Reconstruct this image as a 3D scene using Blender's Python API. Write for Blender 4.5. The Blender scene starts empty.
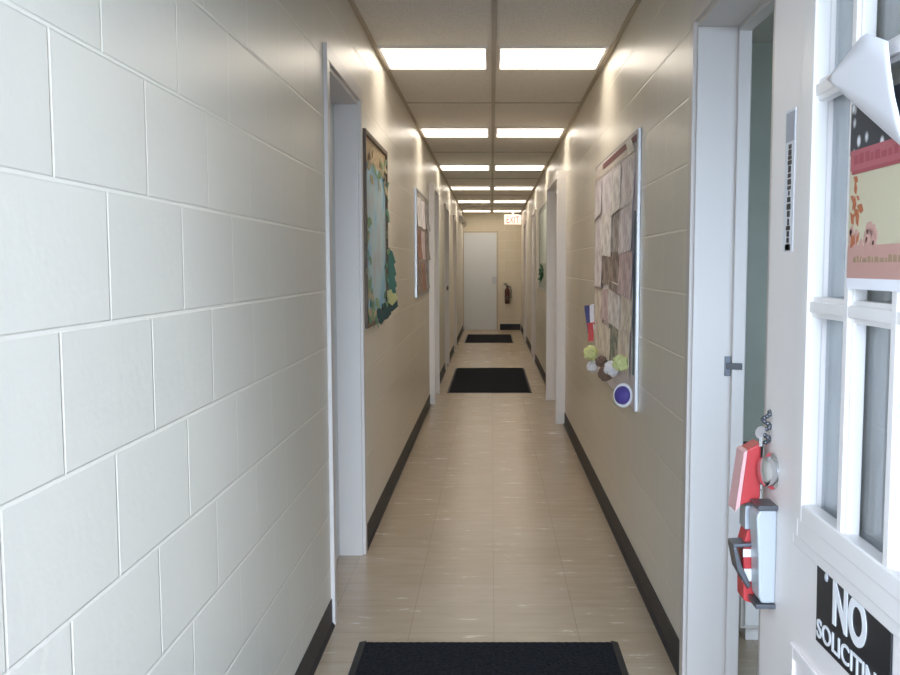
import bpy, bmesh, math, random
from mathutils import Vector, Matrix
random.seed(7)
SC = bpy.context.scene
COL = SC.collection
PI = math.pi

# ------------------------------------------------------------------ dimensions (metres; x right, y down the hall, z up)
XL, XR = -0.59, 0.615          # wall faces
ZC = 2.41                      # ceiling
WT, WTR = 0.20, 0.16           # block wall thickness, left and right
Y0, YE = 1.0, 22.7             # entrance and far end of the hall
HEAD = 2.05
LEFT_OPENINGS = [(3.98, 4.93), (10.45, 11.3), (13.9, 14.8), (17.05, 17.95)]
RIGHT_OPENINGS = [(2.40, 3.36), (9.15, 10.75), (15.3, 16.2), (19.3, 20.2)]

# ------------------------------------------------------------------ materials
def mat(name, color, rough=0.6, metal=0.0, spec=0.5, emit=None, estr=0.0, coat=0.0):
    m = bpy.data.materials.new(name); m.use_nodes = True
    b = m.node_tree.nodes['Principled BSDF']
    b.inputs['Base Color'].default_value = (*color, 1)
    b.inputs['Roughness'].default_value = rough
    b.inputs['Metallic'].default_value = metal
    b.inputs['Specular IOR Level'].default_value = spec
    b.inputs['Coat Weight'].default_value = coat
    if emit:
        b.inputs['Emission Color'].default_value = (*emit, 1)
        b.inputs['Emission Strength'].default_value = estr
    return m

def nodes(m):
    nt = m.node_tree
    return nt, nt.nodes, nt.links, nt.nodes['Principled BSDF']

def add_noise(m, scale, amount, bump=0.0, detail=3.0, stretch=None):
    """slight procedural colour variation (and bump) on top of the base colour"""
    nt, N, L, b = nodes(m)
    base = tuple(b.inputs['Base Color'].default_value)
    tc = N.new('ShaderNodeTexCoord'); mp = N.new('ShaderNodeMapping')
    if stretch: mp.inputs['Scale'].default_value = stretch
    no = N.new('ShaderNodeTexNoise'); no.inputs['Scale'].default_value = scale; no.inputs['Detail'].default_value = detail
    rp = N.new('ShaderNodeValToRGB')
    rp.color_ramp.elements[0].position = 0.3; rp.color_ramp.elements[1].position = 0.7
    rp.color_ramp.elements[0].color = (*[c * (1 - amount) for c in base[:3]], 1)
    rp.color_ramp.elements[1].color = (*[min(1, c * (1 + amount)) for c in base[:3]], 1)
    L.new(tc.outputs['Object'], mp.inputs['Vector']); L.new(mp.outputs['Vector'], no.inputs['Vector'])
    L.new(no.outputs['Fac'], rp.inputs['Fac']); L.new(rp.outputs['Color'], b.inputs['Base Color'])
    if bump:
        bp = N.new('ShaderNodeBump'); bp.inputs['Strength'].default_value = bump; bp.inputs['Distance'].default_value = 0.01
        L.new(no.outputs['Fac'], bp.inputs['Height']); L.new(bp.outputs['Normal'], b.inputs['Normal'])
    return m

def block_paint(name, color, axis, yoff, zoff):
    """semi-gloss painted concrete block: running-bond joints as bump, faint roller texture"""
    m = mat(name, color, 0.34, spec=0.5)
    nt, N, L, b = nodes(m)
    g = N.new('ShaderNodeNewGeometry'); s = N.new('ShaderNodeSeparateXYZ'); c = N.new('ShaderNodeCombineXYZ')
    L.new(g.outputs['Position'], s.inputs[0])
    ax = N.new('ShaderNodeMath'); ax.operation = 'ADD'; ax.inputs[1].default_value = yoff
    az = N.new('ShaderNodeMath'); az.operation = 'ADD'; az.inputs[1].default_value = zoff
    L.new(s.outputs[axis], ax.inputs[0]); L.new(s.outputs['Z'], az.inputs[0])
    L.new(ax.outputs[0], c.inputs[0]); L.new(az.outputs[0], c.inputs[1])
    br = N.new('ShaderNodeTexBrick'); br.offset = 0.5; br.squash = 1.0
    br.inputs['Scale'].default_value = 1.0
    br.inputs['Brick Width'].default_value = 0.4064; br.inputs['Row Height'].default_value = 0.2032
    br.inputs['Mortar Size'].default_value = 0.0050; br.inputs['Mortar Smooth'].default_value = 0.6
    br.inputs['Color1'].default_value = (*color, 1)
    br.inputs['Color2'].default_value = (*[k * 0.955 for k in color], 1)
    br.inputs['Mortar'].default_value = (*[min(1, k * 1.10) for k in color], 1)  # joints coloured lighter to stand for daylight catching them
    L.new(c.outputs[0], br.inputs['Vector'])
    L.new(br.outputs['Color'], b.inputs['Base Color'])
    inv = N.new('ShaderNodeMath'); inv.operation = 'SUBTRACT'; inv.inputs[0].default_value = 1.0
    L.new(br.outputs['Fac'], inv.inputs[1])
    b1 = N.new('ShaderNodeBump'); b1.inputs['Strength'].default_value = 0.55; b1.inputs['Distance'].default_value = 0.004
    L.new(inv.outputs[0], b1.inputs['Height'])
    no = N.new('ShaderNodeTexNoise'); no.inputs['Scale'].default_value = 38; no.inputs['Detail'].default_value = 4
    L.new(g.outputs['Position'], no.inputs['Vector'])
    b2 = N.new('ShaderNodeBump'); b2.inputs['Strength'].default_value = 0.22; b2.inputs['Distance'].default_value = 0.004
    L.new(no.outputs['Fac'], b2.inputs['Height']); L.new(b1.outputs['Normal'], b2.inputs['Normal'])
    L.new(b2.outputs['Normal'], b.inputs['Normal'])
    return m

CREAM = (0.735, 0.695, 0.61)
M_WALL_L = block_paint('cream block paint a', CREAM, 'Y', -1.495 + 0.4064 * 10, -0.0138)
M_WALL_R = block_paint('cream block paint b', CREAM, 'Y', -1.30 + 0.4064 * 10, -0.0138)
M_WALL_E = block_paint('cream block paint c', (0.66, 0.60, 0.47), 'X', 4.0, -0.0138)
M_OUT = block_paint('exterior block', (0.6, 0.6, 0.58), 'X', 4.0, 0.0)
M_FRAME = mat('frame paint', (0.65, 0.61, 0.585), 0.35)
M_WHITE = mat('white gloss paint', (0.86, 0.83, 0.81), 0.3)
M_DOOR = mat('door paint', (0.89, 0.84, 0.82), 0.4)
M_LEAF = mat('grey door paint', (0.60, 0.62, 0.62), 0.45)
M_BASE = add_noise(mat('charcoal vinyl', (0.016, 0.017, 0.022), 0.5, spec=0.35), 14, 0.25)
M_ROOM = add_noise(mat('green grey paint', (0.58, 0.62, 0.55), 0.6), 3, 0.06)
M_ALU = mat('brushed aluminium', (0.50, 0.50, 0.51), 0.38, 1.0)
M_CHROME = mat('satin chrome', (0.75, 0.76, 0.78), 0.18, 1.0)
M_SILVER = mat('silver lacquer', (0.50, 0.54, 0.57), 0.35, 0.2)
M_STEEL = mat('dark steel', (0.14, 0.15, 0.17), 0.35, 0.8)
M_RED = mat('red plastic', (0.52, 0.04, 0.045), 0.4)
M_DKRED = mat('dark red enamel', (0.07, 0.008, 0.009), 0.3)
M_BLACK = mat('black plastic', (0.012, 0.012, 0.015), 0.45)
M_SIGNBLK = mat('black sign plastic', (0.010, 0.011, 0.014), 0.4)
M_LETTER = mat('white lettering', (0.85, 0.86, 0.88), 0.5)
M_PAPER = mat('white paper', (0.86, 0.86, 0.90), 0.7)
M_CORK = add_noise(mat('tan cork', (0.50, 0.38, 0.24), 0.9), 60, 0.25)
M_WOOD = add_noise(mat('dark wood frame', (0.10, 0.065, 0.04), 0.5), 12, 0.3)
M_CONC = add_noise(mat('concrete paving', (0.48, 0.48, 0.47), 0.9), 5, 0.12, 0.3)
M_GROUT = mat('beige trim metal', (0.52, 0.46, 0.37), 0.5)
M_TBAR = mat('grey grid metal', (0.50, 0.47, 0.43), 0.5)

def floor_material():
    m = mat('beige vinyl tile', (0.5, 0.4, 0.3), 0.28)
    nt, N, L, b = nodes(m)
    g = N.new('ShaderNodeNewGeometry')
    br = N.new('ShaderNodeTexBrick'); br.offset = 0.0
    mp = N.new('ShaderNodeMapping'); mp.inputs['Location'].default_value = (6.1 - 0.0125, 0.11, 0)
    L.new(g.outputs['Position'], mp.inputs['Vector']); L.new(mp.outputs['Vector'], br.inputs['Vector'])
    br.inputs['Scale'].default_value = 1.0
    br.inputs['Brick Width'].default_value = 0.3048; br.inputs['Row Height'].default_value = 0.3048
    br.inputs['Mortar Size'].default_value = 0.0016; br.inputs['Mortar Smooth'].default_value = 0.3
    br.inputs['Color1'].default_value = (0.50, 0.405, 0.305, 1); br.inputs['Color2'].default_value = (0.47, 0.377, 0.275, 1)
    br.inputs['Mortar'].default_value = (0.36, 0.28, 0.20, 1)
    # mottled streaks across the tile
    m2 = N.new('ShaderNodeMapping'); m2.inputs['Scale'].default_value = (2.2, 9.0, 1)
    no = N.new('ShaderNodeTexNoise'); no.inputs['Scale'].default_value = 2.2; no.inputs['Detail'].default_value = 6; no.inputs['Roughness'].default_value = 0.65
    L.new(g.outputs['Position'], m2.inputs['Vector']); L.new(m2.outputs['Vector'], no.inputs['Vector'])
    rp = N.new('ShaderNodeValToRGB')
    rp.color_ramp.elements[0].position = 0.32; rp.color_ramp.elements[0].color = (0.90, 0.885, 0.87, 1)
    rp.color_ramp.elements[1].position = 0.80; rp.color_ramp.elements[1].color = (1.07, 1.08, 1.09, 1)
    L.new(no.outputs['Fac'], rp.inputs['Fac'])
    mx = N.new('ShaderNodeMix'); mx.data_type = 'RGBA'; mx.blend_type = 'MULTIPLY'; mx.inputs[0].default_value = 1.0
    L.new(br.outputs['Color'], mx.inputs[6]); L.new(rp.outputs['Color'], mx.inputs[7])
    L.new(mx.outputs[2], b.inputs['Base Color'])
    rr = N.new('ShaderNodeMapRange'); rr.inputs['To Min'].default_value = 0.15; rr.inputs['To Max'].default_value = 0.34
    L.new(no.outputs['Fac'], rr.inputs['Value']); L.new(rr.outputs['Result'], b.inputs['Roughness'])
    bp = N.new('ShaderNodeBump'); bp.inputs['Strength'].default_value = 0.06; bp.inputs['Distance'].default_value = 0.01
    n3 = N.new('ShaderNodeTexNoise'); n3.inputs['Scale'].default_value = 7; n3.inputs['Detail'].default_value = 2
    L.new(g.outputs['Position'], n3.inputs['Vector'])
    L.new(n3.outputs['Fac'], bp.inputs['Height']); L.new(bp.outputs['Normal'], b.inputs['Normal'])
    return m
M_FLOOR = floor_material()

def ceiling_material():
    m = mat('mineral fibre tile', (0.66, 0.63, 0.59), 0.85)
    nt, N, L, b = nodes(m)
    g = N.new('ShaderNodeNewGeometry')
    no = N.new('ShaderNodeTexNoise'); no.inputs['Scale'].default_value = 130; no.inputs['Detail'].default_value = 2
    L.new(g.outputs['Position'], no.inputs['Vector'])
    rp = N.new('ShaderNodeValToRGB')
    rp.color_ramp.elements[0].position = 0.34; rp.color_ramp.elements[0].color = (0.68, 0.66, 0.64, 1)
    rp.color_ramp.elements[1].position = 0.46; rp.color_ramp.elements[1].color = (0.86, 0.84, 0.81, 1)
    L.new(no.outputs['Fac'], rp.inputs['Fac']); L.new(rp.outputs['Color'], b.inputs['Base Color'])
    return m
M_CEIL = ceiling_material()

def lens_material():
    """acrylic lens, the two tubes above it glow through as brighter bands"""
    m = mat('lit acrylic lens', (0.9, 0.9, 0.88), 0.4, emit=(1.0, 0.90, 0.77), estr=1.0)
    nt, N, L, b = nodes(m)
    tc = N.new('ShaderNodeTexCoord'); s = N.new('ShaderNodeSeparateXYZ')
    L.new(tc.outputs['Object'], s.inputs[0])
    mu = N.new('ShaderNodeMath'); mu.operation = 'MULTIPLY'; mu.inputs[1].default_value = 2 * PI / 0.28
    co = N.new('ShaderNodeMath'); co.operation = 'COSINE'
    mr = N.new('ShaderNodeMapRange'); mr.inputs['From Min'].default_value = -1; mr.inputs['From Max'].default_value = 1
    mr.inputs['To Min'].default_value = LENS_MAX; mr.inputs['To Max'].default_value = LENS_MIN
    L.new(s.outputs['Y'], mu.inputs[0]); L.new(mu.outputs[0], co.inputs[0]); L.new(co.outputs[0], mr.inputs['Value'])
    L.new(mr.outputs['Result'], b.inputs['Emission Strength'])
    return m
LENS_MIN, LENS_MAX = 5.3, 9.3
M_LENS = lens_material()

def glass_material():
    m = mat('window glass', (0.95, 0.97, 1.0), 0.02)
    nt, N, L, b = nodes(m)
    out = N['Material Output']
    t = N.new('ShaderNodeBsdfTransparent'); t.inputs[0].default_value = (0.90, 0.93, 0.95, 1)
    gl = N.new('ShaderNodeBsdfGlossy'); gl.inputs['Roughness'].default_value = 0.03
    fr = N.new('ShaderNodeFresnel'); ge = N.new('ShaderNodeNewGeometry')
    io = N.new('ShaderNodeMapRange'); io.inputs['To Min'].default_value = 1.5; io.inputs['To Max'].default_value = 1 / 1.5
    L.new(ge.outputs['Backfacing'], io.inputs['Value']); L.new(io.outputs['Result'], fr.inputs['IOR'])
    mx = N.new('ShaderNodeMixShader')
    L.new(fr.outputs[0], mx.inputs[0]); L.new(t.outputs[0], mx.inputs[1]); L.new(gl.outputs[0], mx.inputs[2])
    # dust film with streaks, its pale colour added to brighten the dark panes
    di = N.new('ShaderNodeBsdfDiffuse'); di.inputs[0].default_value = (0.62, 0.67, 0.70, 1)
    g2_ = N.new('ShaderNodeNewGeometry'); mp = N.new('ShaderNodeMapping'); mp.inputs['Scale'].default_value = (9, 9, 3)
    no = N.new('ShaderNodeTexNoise'); no.inputs['Scale'].default_value = 2.5; no.inputs['Detail'].default_value = 4
    mr = N.new('ShaderNodeMapRange'); mr.inputs['From Min'].default_value = 0.3; mr.inputs['From Max'].default_value = 0.7
    mr.inputs['To Min'].default_value = 0.13; mr.inputs['To Max'].default_value = 0.30
    L.new(g2_.outputs['Position'], mp.inputs['Vector']); L.new(mp.outputs['Vector'], no.inputs['Vector']); L.new(no.outputs['Fac'], mr.inputs['Value'])
    m2 = N.new('ShaderNodeMixShader')
    L.new(mr.outputs['Result'], m2.inputs[0]); L.new(mx.outputs[0], m2.inputs[1]); L.new(di.outputs[0], m2.inputs[2])
    L.new(m2.outputs[0], out.inputs['Surface'])
    return m
M_GLASS = glass_material()

# ------------------------------------------------------------------ geometry helpers (all in world metres)
def B(): return bmesh.new()

def box(bm, x0, x1, y0, y1, z0, z1, mtx=None):
    vs = [bm.verts.new((x, y, z)) for x in (x0, x1) for y in (y0, y1) for z in (z0, z1)]
    if mtx:
        for v in vs: v.co = mtx @ v.co
    for f in ((0, 1, 3, 2), (4, 6, 7, 5), (0, 4, 5, 1), (2, 3, 7, 6), (0, 2, 6, 4), (1, 5, 7, 3)):
        bm.faces.new([vs[i] for i in f])
    return vs

def lathe(bm, origin, axis, prof, n=24):
    """prof: list of (distance along axis, radius); closed ends"""
    a = Vector(axis).normalized()
    u = a.orthogonal().normalized(); w = a.cross(u)
    o = Vector(origin); rings = []
    for d, r in prof:
        if r < 1e-6: rings.append([bm.verts.new(o + a * d)])
        else: rings.append([bm.verts.new(o + a * d + (u * math.cos(2*PI*k/n) + w * math.sin(2*PI*k/n)) * r) for k in range(n)])
    for p, q in zip(rings, rings[1:]):
        for k in range(n):
            k2 = (k + 1) % n
            if len(p) == 1 and len(q) == 1: continue
            if len(p) == 1: bm.faces.new((p[0], q[k], q[k2]))
            elif len(q) == 1: bm.faces.new((p[k], q[0], p[k2]))
            else: bm.faces.new((p[k], q[k], q[k2], p[k2]))
    for r in (rings[0], rings[-1]):
        if len(r) > 2: bm.faces.new(r)

def tube(bm, pts, r, n=10):
    pts = [Vector(p) for p in pts]; rings = []
    up = None
    for i, p in enumerate(pts):
        t = (pts[min(i+1, len(pts)-1)] - pts[max(i-1, 0)]).normalized()
        if up is None: up = t.orthogonal().normalized()
        u = (up - t * up.dot(t)).normalized(); w = t.cross(u); up = u
        rings.append([bm.verts.new(p + (u*math.cos(2*PI*k/n) + w*math.sin(2*PI*k/n)) * r) for k in range(n)])
    for p, q in zip(rings, rings[1:]):
        for k in range(n):
            bm.faces.new((p[k], q[k], q[(k+1) % n], p[(k+1) % n]))
    bm.faces.new(rings[0]); bm.faces.new(rings[-1])

def prism(bm, poly, d):
    """extrude a closed 3-D polygon by the vector d"""
    a = [bm.verts.new(p) for p in poly]; b = [bm.verts.new(Vector(p) + Vector(d)) for p in poly]
    bm.faces.new(a); bm.faces.new(b[::-1])
    for i in range(len(a)):
        j = (i + 1) % len(a); bm.faces.new((a[i], a[j], b[j], b[i]))

def ball(bm, c, r, jitter=0.0, squash=(1, 1, 1), sub=3, rng=random):
    res = bmesh.ops.create_icosphere(bm, subdivisions=sub, radius=1.0)
    for v in res['verts']:
        k = r * (1 + rng.uniform(-jitter, jitter))
        v.co = Vector((v.co.x*squash[0]*k, v.co.y*squash[1]*k, v.co.z*squash[2]*k)) + Vector(c)

ORG = {}
def obj(name, bm, m, parent=None, at=None, bevel=0.0, smooth=False):
    bmesh.ops.recalc_face_normals(bm, faces=bm.faces[:])
    org = ORG[parent.name] if parent else Vector(at or (0, 0, 0))
    bmesh.ops.translate(bm, verts=bm.verts[:], vec=-org)
    me = bpy.data.meshes.new(name); bm.to_mesh(me); bm.free()
    o = bpy.data.objects.new(name, me); COL.objects.link(o)
    for mm in (m if isinstance(m, (list, tuple)) else [m]): me.materials.append(mm)
    if parent: o.parent = parent
    else: o.location = org
    ORG[o.name] = org.copy()
    if smooth:
        for p in me.polygons: p.use_smooth = True
        try: me.set_sharp_from_angle(angle=math.radians(35))
        except Exception: pass
    if bevel:
        md = o.modifiers.new('bevel', 'BEVEL'); md.width = bevel; md.segments = 2; md.limit_method = 'ANGLE'
    return o

def tag(o, label, cat, group=None):
    o['label'] = label; o['category'] = cat
    if group: o['group'] = group
    return o

def thing(name, label, cat, loc, group=None):
    o = bpy.data.objects.new(name, None); COL.objects.link(o); o.location = loc
    o.empty_display_size = 0.05
    ORG[o.name] = Vector(loc)
    return tag(o, label, cat, group)

def structure(name, bm, m, **k):
    o = obj(name, bm, m, **k); o['kind'] = 'structure'; return o

def text_mesh(s, size, bold=0.0, depth=0.001, spacing=1.0):
    cu = bpy.data.curves.new('lettering', 'FONT'); cu.body = s; cu.size = size; cu.offset = bold; cu.extrude = depth
    cu.space_character = spacing; cu.align_x = 'LEFT'
    t = bpy.data.objects.new('lettering', cu); COL.objects.link(t)
    dg = bpy.context.evaluated_depsgraph_get()
    me = bpy.data.meshes.new_from_object(t.evaluated_get(dg))
    bpy.data.objects.remove(t); bpy.data.curves.remove(cu)
    return me

def lettering(bm, s, width, height, origin, right, up, bold=0.0, depth=0.0012):
    """real letters, stretched to width x height, lower-left corner at origin, reading along 'right'"""
    me = text_mesh(s, 1.0, bold, 0.02)
    xs = [v.co.x for v in me.vertices]; ys = [v.co.y for v in me.vertices]
    x0, x1, y0, y1 = min(xs), max(xs), min(ys), max(ys)
    R = Vector(right).normalized(); U = Vector(up).normalized(); Nn = R.cross(U)
    o = Vector(origin); base = len(bm.verts)
    nv = [bm.verts.new(o + R*((v.co.x-x0)/(x1-x0)*width) + U*((v.co.y-y0)/(y1-y0)*height) + Nn*((v.co.z+0.02)/0.04*depth)) for v in me.vertices]
    for p in me.polygons:
        try: bm.faces.new([nv[i] for i in p.vertices])
        except ValueError: pass
    bpy.data.meshes.remove(me)

# ------------------------------------------------------------------ the shell
def wall_with_openings(bm, x0, x1, openings, ya, yb):
    y = ya
    for a, b in openings:
        box(bm, x0, x1, y, a, 0, ZC); box(bm, x0, x1, a, b, HEAD, ZC); y = b
    box(bm, x0, x1, y, yb, 0, ZC)

bm = B(); wall_with_openings(bm, XL - WT, XL, LEFT_OPENINGS, Y0, YE); structure('wall_left', bm, M_WALL_L)
bm = B(); box(bm, XR + 0.085, XR + WTR, Y0, 2.28, 0, ZC); wall_with_openings(bm, XR, XR + WTR, RIGHT_OPENINGS, 2.28, YE); structure('wall_right', bm, M_WALL_R)  # near stretch set back, shaped to let daylight reach behind the door glass
bm = B(); box(bm, XL - WT, XR + WTR, YE, YE + 0.2, 0, ZC); structure('wall_end', bm, M_WALL_E)
bm = B(); box(bm, XL - WT, 3.2, Y0 - 0.2, YE + 0.2, -0.1, 0); structure('floor', bm, M_FLOOR)
bm = B(); box(bm, XL - WT, 3.2, Y0, YE + 0.2, ZC, ZC + 0.12); structure('ceiling', bm, M_CEIL)
# entrance wall round the doorway the camera looks through
EX0, EX1 = -0.53, 0.555
bm = B()
box(bm, -3.5, EX0, Y0 - 0.2, Y0, 0, 3.2); box(bm, EX1, 1.1, Y0 - 0.2, Y0, 0, 3.2); box(bm, 2.9, 3.5, Y0 - 0.2, Y0, 0, 3.2); box(bm, 1.1, 2.9, Y0 - 0.2, Y0, 0, 0.9); box(bm, 1.1, 2.9, Y0 - 0.2, Y0, 2.1, 3.2); box(bm, EX0, EX1, Y0 - 0.2, Y0, 2.07, 3.2)
structure('wall_front', bm, M_OUT)
bm = B(); box(bm, -9, 9, -14, Y0 - 0.2, -0.12, -0.01); structure('ground', bm, M_CONC)
# the side room behind the open doorway on the right
bm = B(); box(bm, XR + WTR, 3.2, 5.5, 5.6, 0, ZC); structure('wall_side_room_far', bm, M_ROOM)
bm = B(); box(bm, 3.1, 3.2, Y0, 5.5, 0, ZC); structure('wall_side_room_right', bm, M_ROOM)

bm = B()  # unseen side room window, added to let daylight into the room
box(bm, 1.1, 1.15, 0.86, 0.94, 0.9, 2.1); box(bm, 2.85, 2.9, 0.86, 0.94, 0.9, 2.1); box(bm, 1.15, 2.85, 0.86, 0.94, 0.9, 0.95); box(bm, 1.15, 2.85, 0.86, 0.94, 2.05, 2.1); box(bm, 1.15, 2.85, 0.87, 0.93, 1.48, 1.52)
wn = structure('added_window_1', bm, M_WHITE)
bm = B(); box(bm, 1.15, 2.85, 0.898, 0.902, 0.95, 2.05); obj('added_window_pane', bm, M_GLASS, wn)

# baseboards: cove vinyl, 10 cm, broken at each doorway
def cove(bm, x, s, y0, y1):
    prism(bm, [(x, y0, 0), (x, y0, 0.102), (x + s*0.004, y0, 0.102), (x + s*0.004, y0, 0.016), (x + s*0.014, y0, 0.0)], (0, y1 - y0, 0))
def side_cove(name, x, s, openings, ya):
    bm = B(); y = ya
    for a, b in openings:
        cove(bm, x, s, y, a - 0.055); y = b + 0.055
    cove(bm, x, s, y, YE - 0.002); structure(name, bm, M_BASE)
side_cove('baseboard_left', XL, 1, LEFT_OPENINGS, Y0 + 0.002)
side_cove('baseboard_right', XR, -1, RIGHT_OPENINGS, 2.29)
bm = B(); box(bm, 0.175, XR - 0.015, YE - 0.012, YE, 0, 0.125); structure('baseboard_end', bm, M_BASE)

# steel door frames (jambs with a rebate and stop, 5 cm face on the hall side), one object per doorway
trim_n = [0]
def door_frame(x, s, a, b, proud=0.014, m=M_FRAME):
    """s = +1: wall lies to +x of its face x (right wall); -1: left wall"""
    trim_n[0] += 1
    X = lambda d: x + s * d
    WT = WTR if s > 0 else globals()['WT']
    def bx(bm, d0, d1, y0, y1, z0, z1):
        q0, q1 = sorted((X(d0), X(d1))); box(bm, q0, q1, y0, y1, z0, z1)
    t = 0.022
    bm = B()
    for (ya, yb, ys0, ys1, f0, f1) in ((a, a + t, a + t, a + t + 0.016, a - 0.05, a + 0.006), (b - t, b, b - t - 0.016, b - t, b - 0.006, b + 0.05)):
        bx(bm, -0.001, WT + 0.001, ya, yb, 0, HEAD - t)                  # jamb
        bx(bm, WT - 0.042, WT - 0.004, ys0, ys1, 0, HEAD - t)             # stop
        bx(bm, -proud, 0.012, f0, f1, 0, HEAD - 0.006)                # face on the hall side
    bx(bm, -0.001, WT + 0.001, a, b, HEAD - t, HEAD)
    bx(bm, WT - 0.042, WT - 0.004, a + t, b - t, HEAD - t - 0.016, HEAD - t)
    bx(bm, -proud, 0.012, a - 0.05, b + 0.05, HEAD - 0.006, HEAD + 0.05)
    return structure('trim_%d' % trim_n[0], bm, m, bevel=0.002)

def door_knob(parent, x, s, y, z):
    bm = B()
    lathe(bm, (x, y, z), (-s, 0, 0), [(0, 0.034), (0.008, 0.034), (0.011, 0.016), (0.030, 0.014), (0.036, 0.024), (0.050, 0.029), (0.062, 0.024), (0.066, 0.0)])
    k = obj('door_knob', bm, M_STEEL, parent, smooth=True)
    return k

door_n = [0]
def door_leaf(x, s, a, b, depth, knob_at, m=M_LEAF):
    door_n[0] += 1
    bm = B()
    q0, q1 = sorted((x + s*depth, x + s*(depth + 0.042)))
    box(bm, q0, q1, a + 0.025, b - 0.025, 0.008, HEAD - 0.025)
    d = structure('door_%d' % door_n[0], bm, m, bevel=0.002)
    door_knob(d, x + s*depth, s, knob_at, 1.04)
    return d

FR_NEAR = door_frame(XL, -1, *LEFT_OPENINGS[0])
door_leaf(XL, -1, *LEFT_OPENINGS[0], 0.104, 4.07)
door_frame(XL, -1, *LEFT_OPENINGS[1], proud=0.052, m=M_WHITE); door_leaf(XL, -1, *LEFT_OPENINGS[1], 0.104, 10.55)
door_frame(XL, -1, *LEFT_OPENINGS[2], proud=0.02); door_leaf(XL, -1, *LEFT_OPENINGS[2], 0.02, 14.00)
door_frame(XL, -1, *LEFT_OPENINGS[3], proud=0.02); door_leaf(XL, -1, *LEFT_OPENINGS[3], 0.05, 17.15)
FR_SIDE = door_frame(XR, 1, *RIGHT_OPENINGS[0], proud=0.012)
door_frame(XR, 1, *RIGHT_OPENINGS[1], proud=0.076, m=M_WHITE); door_leaf(XR, 1, *RIGHT_OPENINGS[1], 0.104, 9.27)
door_frame(XR, 1, *RIGHT_OPENINGS[2], proud=0.025); door_leaf(XR, 1, *RIGHT_OPENINGS[2], 0.05, 15.42)
door_frame(XR, 1, *RIGHT_OPENINGS[3], proud=0.025); door_leaf(XR, 1, *RIGHT_OPENINGS[3], 0.05, 19.42)
# strike plate and latch tongue on the far jamb of the open doorway
bm = B(); box(bm, XR + 0.098, XR + 0.117, 3.334, 3.339, 0.985, 1.045)
obj('strike_plate', bm, M_STEEL, FR_SIDE, bevel=0.001)
bm = B(); prism(bm, [(XR+0.104, 3.336, 1.026), (XR+0.146, 3.312, 1.026), (XR+0.146, 3.308, 1.026), (XR+0.104, 3.330, 1.026)], (0, 0, -0.02))
obj('strike_lip', bm, M_STEEL, FR_SIDE)

# far end door
door_n[0] += 1
bm = B(); box(bm, -0.570, 0.105, YE - 0.030, YE, 0.005, 2.0)
dE = structure('door_%d' % door_n[0], bm, mat('pale blue grey door', (0.64, 0.68, 0.72), 0.4), bevel=0.003)
bm = B(); box(bm, -0.588, -0.570, YE - 0.022, YE, 0, 2.04); box(bm, 0.105, 0.135, YE - 0.022, YE, 0, 2.04); box(bm, -0.570, 0.105, YE - 0.022, YE, 2.0, 2.03)
obj('door_frame', bm, M_GROUT, dE)
bm = B(); box(bm, 0.02, 0.10, YE - 0.05, YE - 0.03, 0.96, 1.10); obj('push_plate', bm, M_ALU, dE, bevel=0.002)

# entrance frame and the pale strip where the hall wall meets it
bm = B()
box(bm, EX0, EX0 + 0.04, Y0 - 0.16, Y0 - 0.005, 0, 2.07); box(bm, EX1 - 0.004, EX1 + 0.0, Y0 - 0.16, Y0 - 0.005, 0, 2.07); box(bm, EX0, EX1, Y0 - 0.16, Y0 - 0.005, 2.03, 2.07)
trim_n[0] += 1; structure('trim_%d' % trim_n[0], bm, M_WHITE)

# ceiling grid: wall angles, centre runner and cross tees
PITCH, LY0, LW = 3.2, 5.565, 0.62
LIGHT_Y = [LY0 + k * PITCH for k in range(6)]
bm = B()
box(bm, XL, XL + 0.022, Y0, YE, ZC - 0.006, ZC); box(bm, XR - 0.022, XR, Y0, YE, ZC - 0.006, ZC)
box(bm, XL, XR, YE - 0.022, YE, ZC - 0.006, ZC)
trim_n[0] += 1; structure('trim_%d' % trim_n[0], bm, M_GROUT)
bm = B()
box(bm, 0.0, 0.024, Y0, YE - 0.03, ZC - 0.007, ZC)
y = LY0
while y < YE - 0.3:
    for d in (LW + 1.29,):
        if y + d < YE - 0.1 and y + d > Y0:
            box(bm, XL + 0.022, XR - 0.022, y + d - 0.010, y + d + 0.010, ZC - 0.006, ZC)
    y += PITCH
trim_n[0] += 1; structure('trim_%d' % trim_n[0], bm, M_TBAR)

# ------------------------------------------------------------------ ceiling lights
ORD = ['nearest', 'second nearest', 'third', 'fourth', 'fifth', 'farthest']
def make_light():
    cx = 0.0
    r = thing('ceiling_light', 'x', 'ceiling light', (0, 0, ZC), 'lit ceiling panels along the hall')
    hw, hd = 0.2745, LW / 2 - 0.011
    bm = B(); z0, z1 = ZC - 0.014, ZC - 0.0005
    f = 0.013
    box(bm, -hw, hw, -hd, -hd + f, z0, z1); box(bm, -hw, hw, hd - f, hd, z0, z1)
    box(bm, -hw, -hw + f, -hd + f, hd - f, z0, z1); box(bm, hw - f, hw, -hd + f, hd - f, z0, z1)
    obj('light_frame', bm, M_WHITE, r)
    bm = B(); box(bm, -hw + f, hw - f, -hd + f, hd - f, ZC - 0.010, z1)
    obj('diffuser', bm, M_LENS, r)
    return r
proto = make_light()
first = True
for k, ly in enumerate(LIGHT_Y):
    for side, cx in (('left', -0.2925), ('right', 0.3075)):
        if first: o = proto; first = False
        else:
            o = proto.copy(); COL.objects.link(o)
            for ch in proto.children:
                c = ch.copy(); COL.objects.link(c); c.parent = o
        o.location = (cx, ly + LW / 2, ZC)
        o['label'] = '%s lit ceiling panel of the row %s of the centre ceiling bar' % (ORD[k], side)

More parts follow.
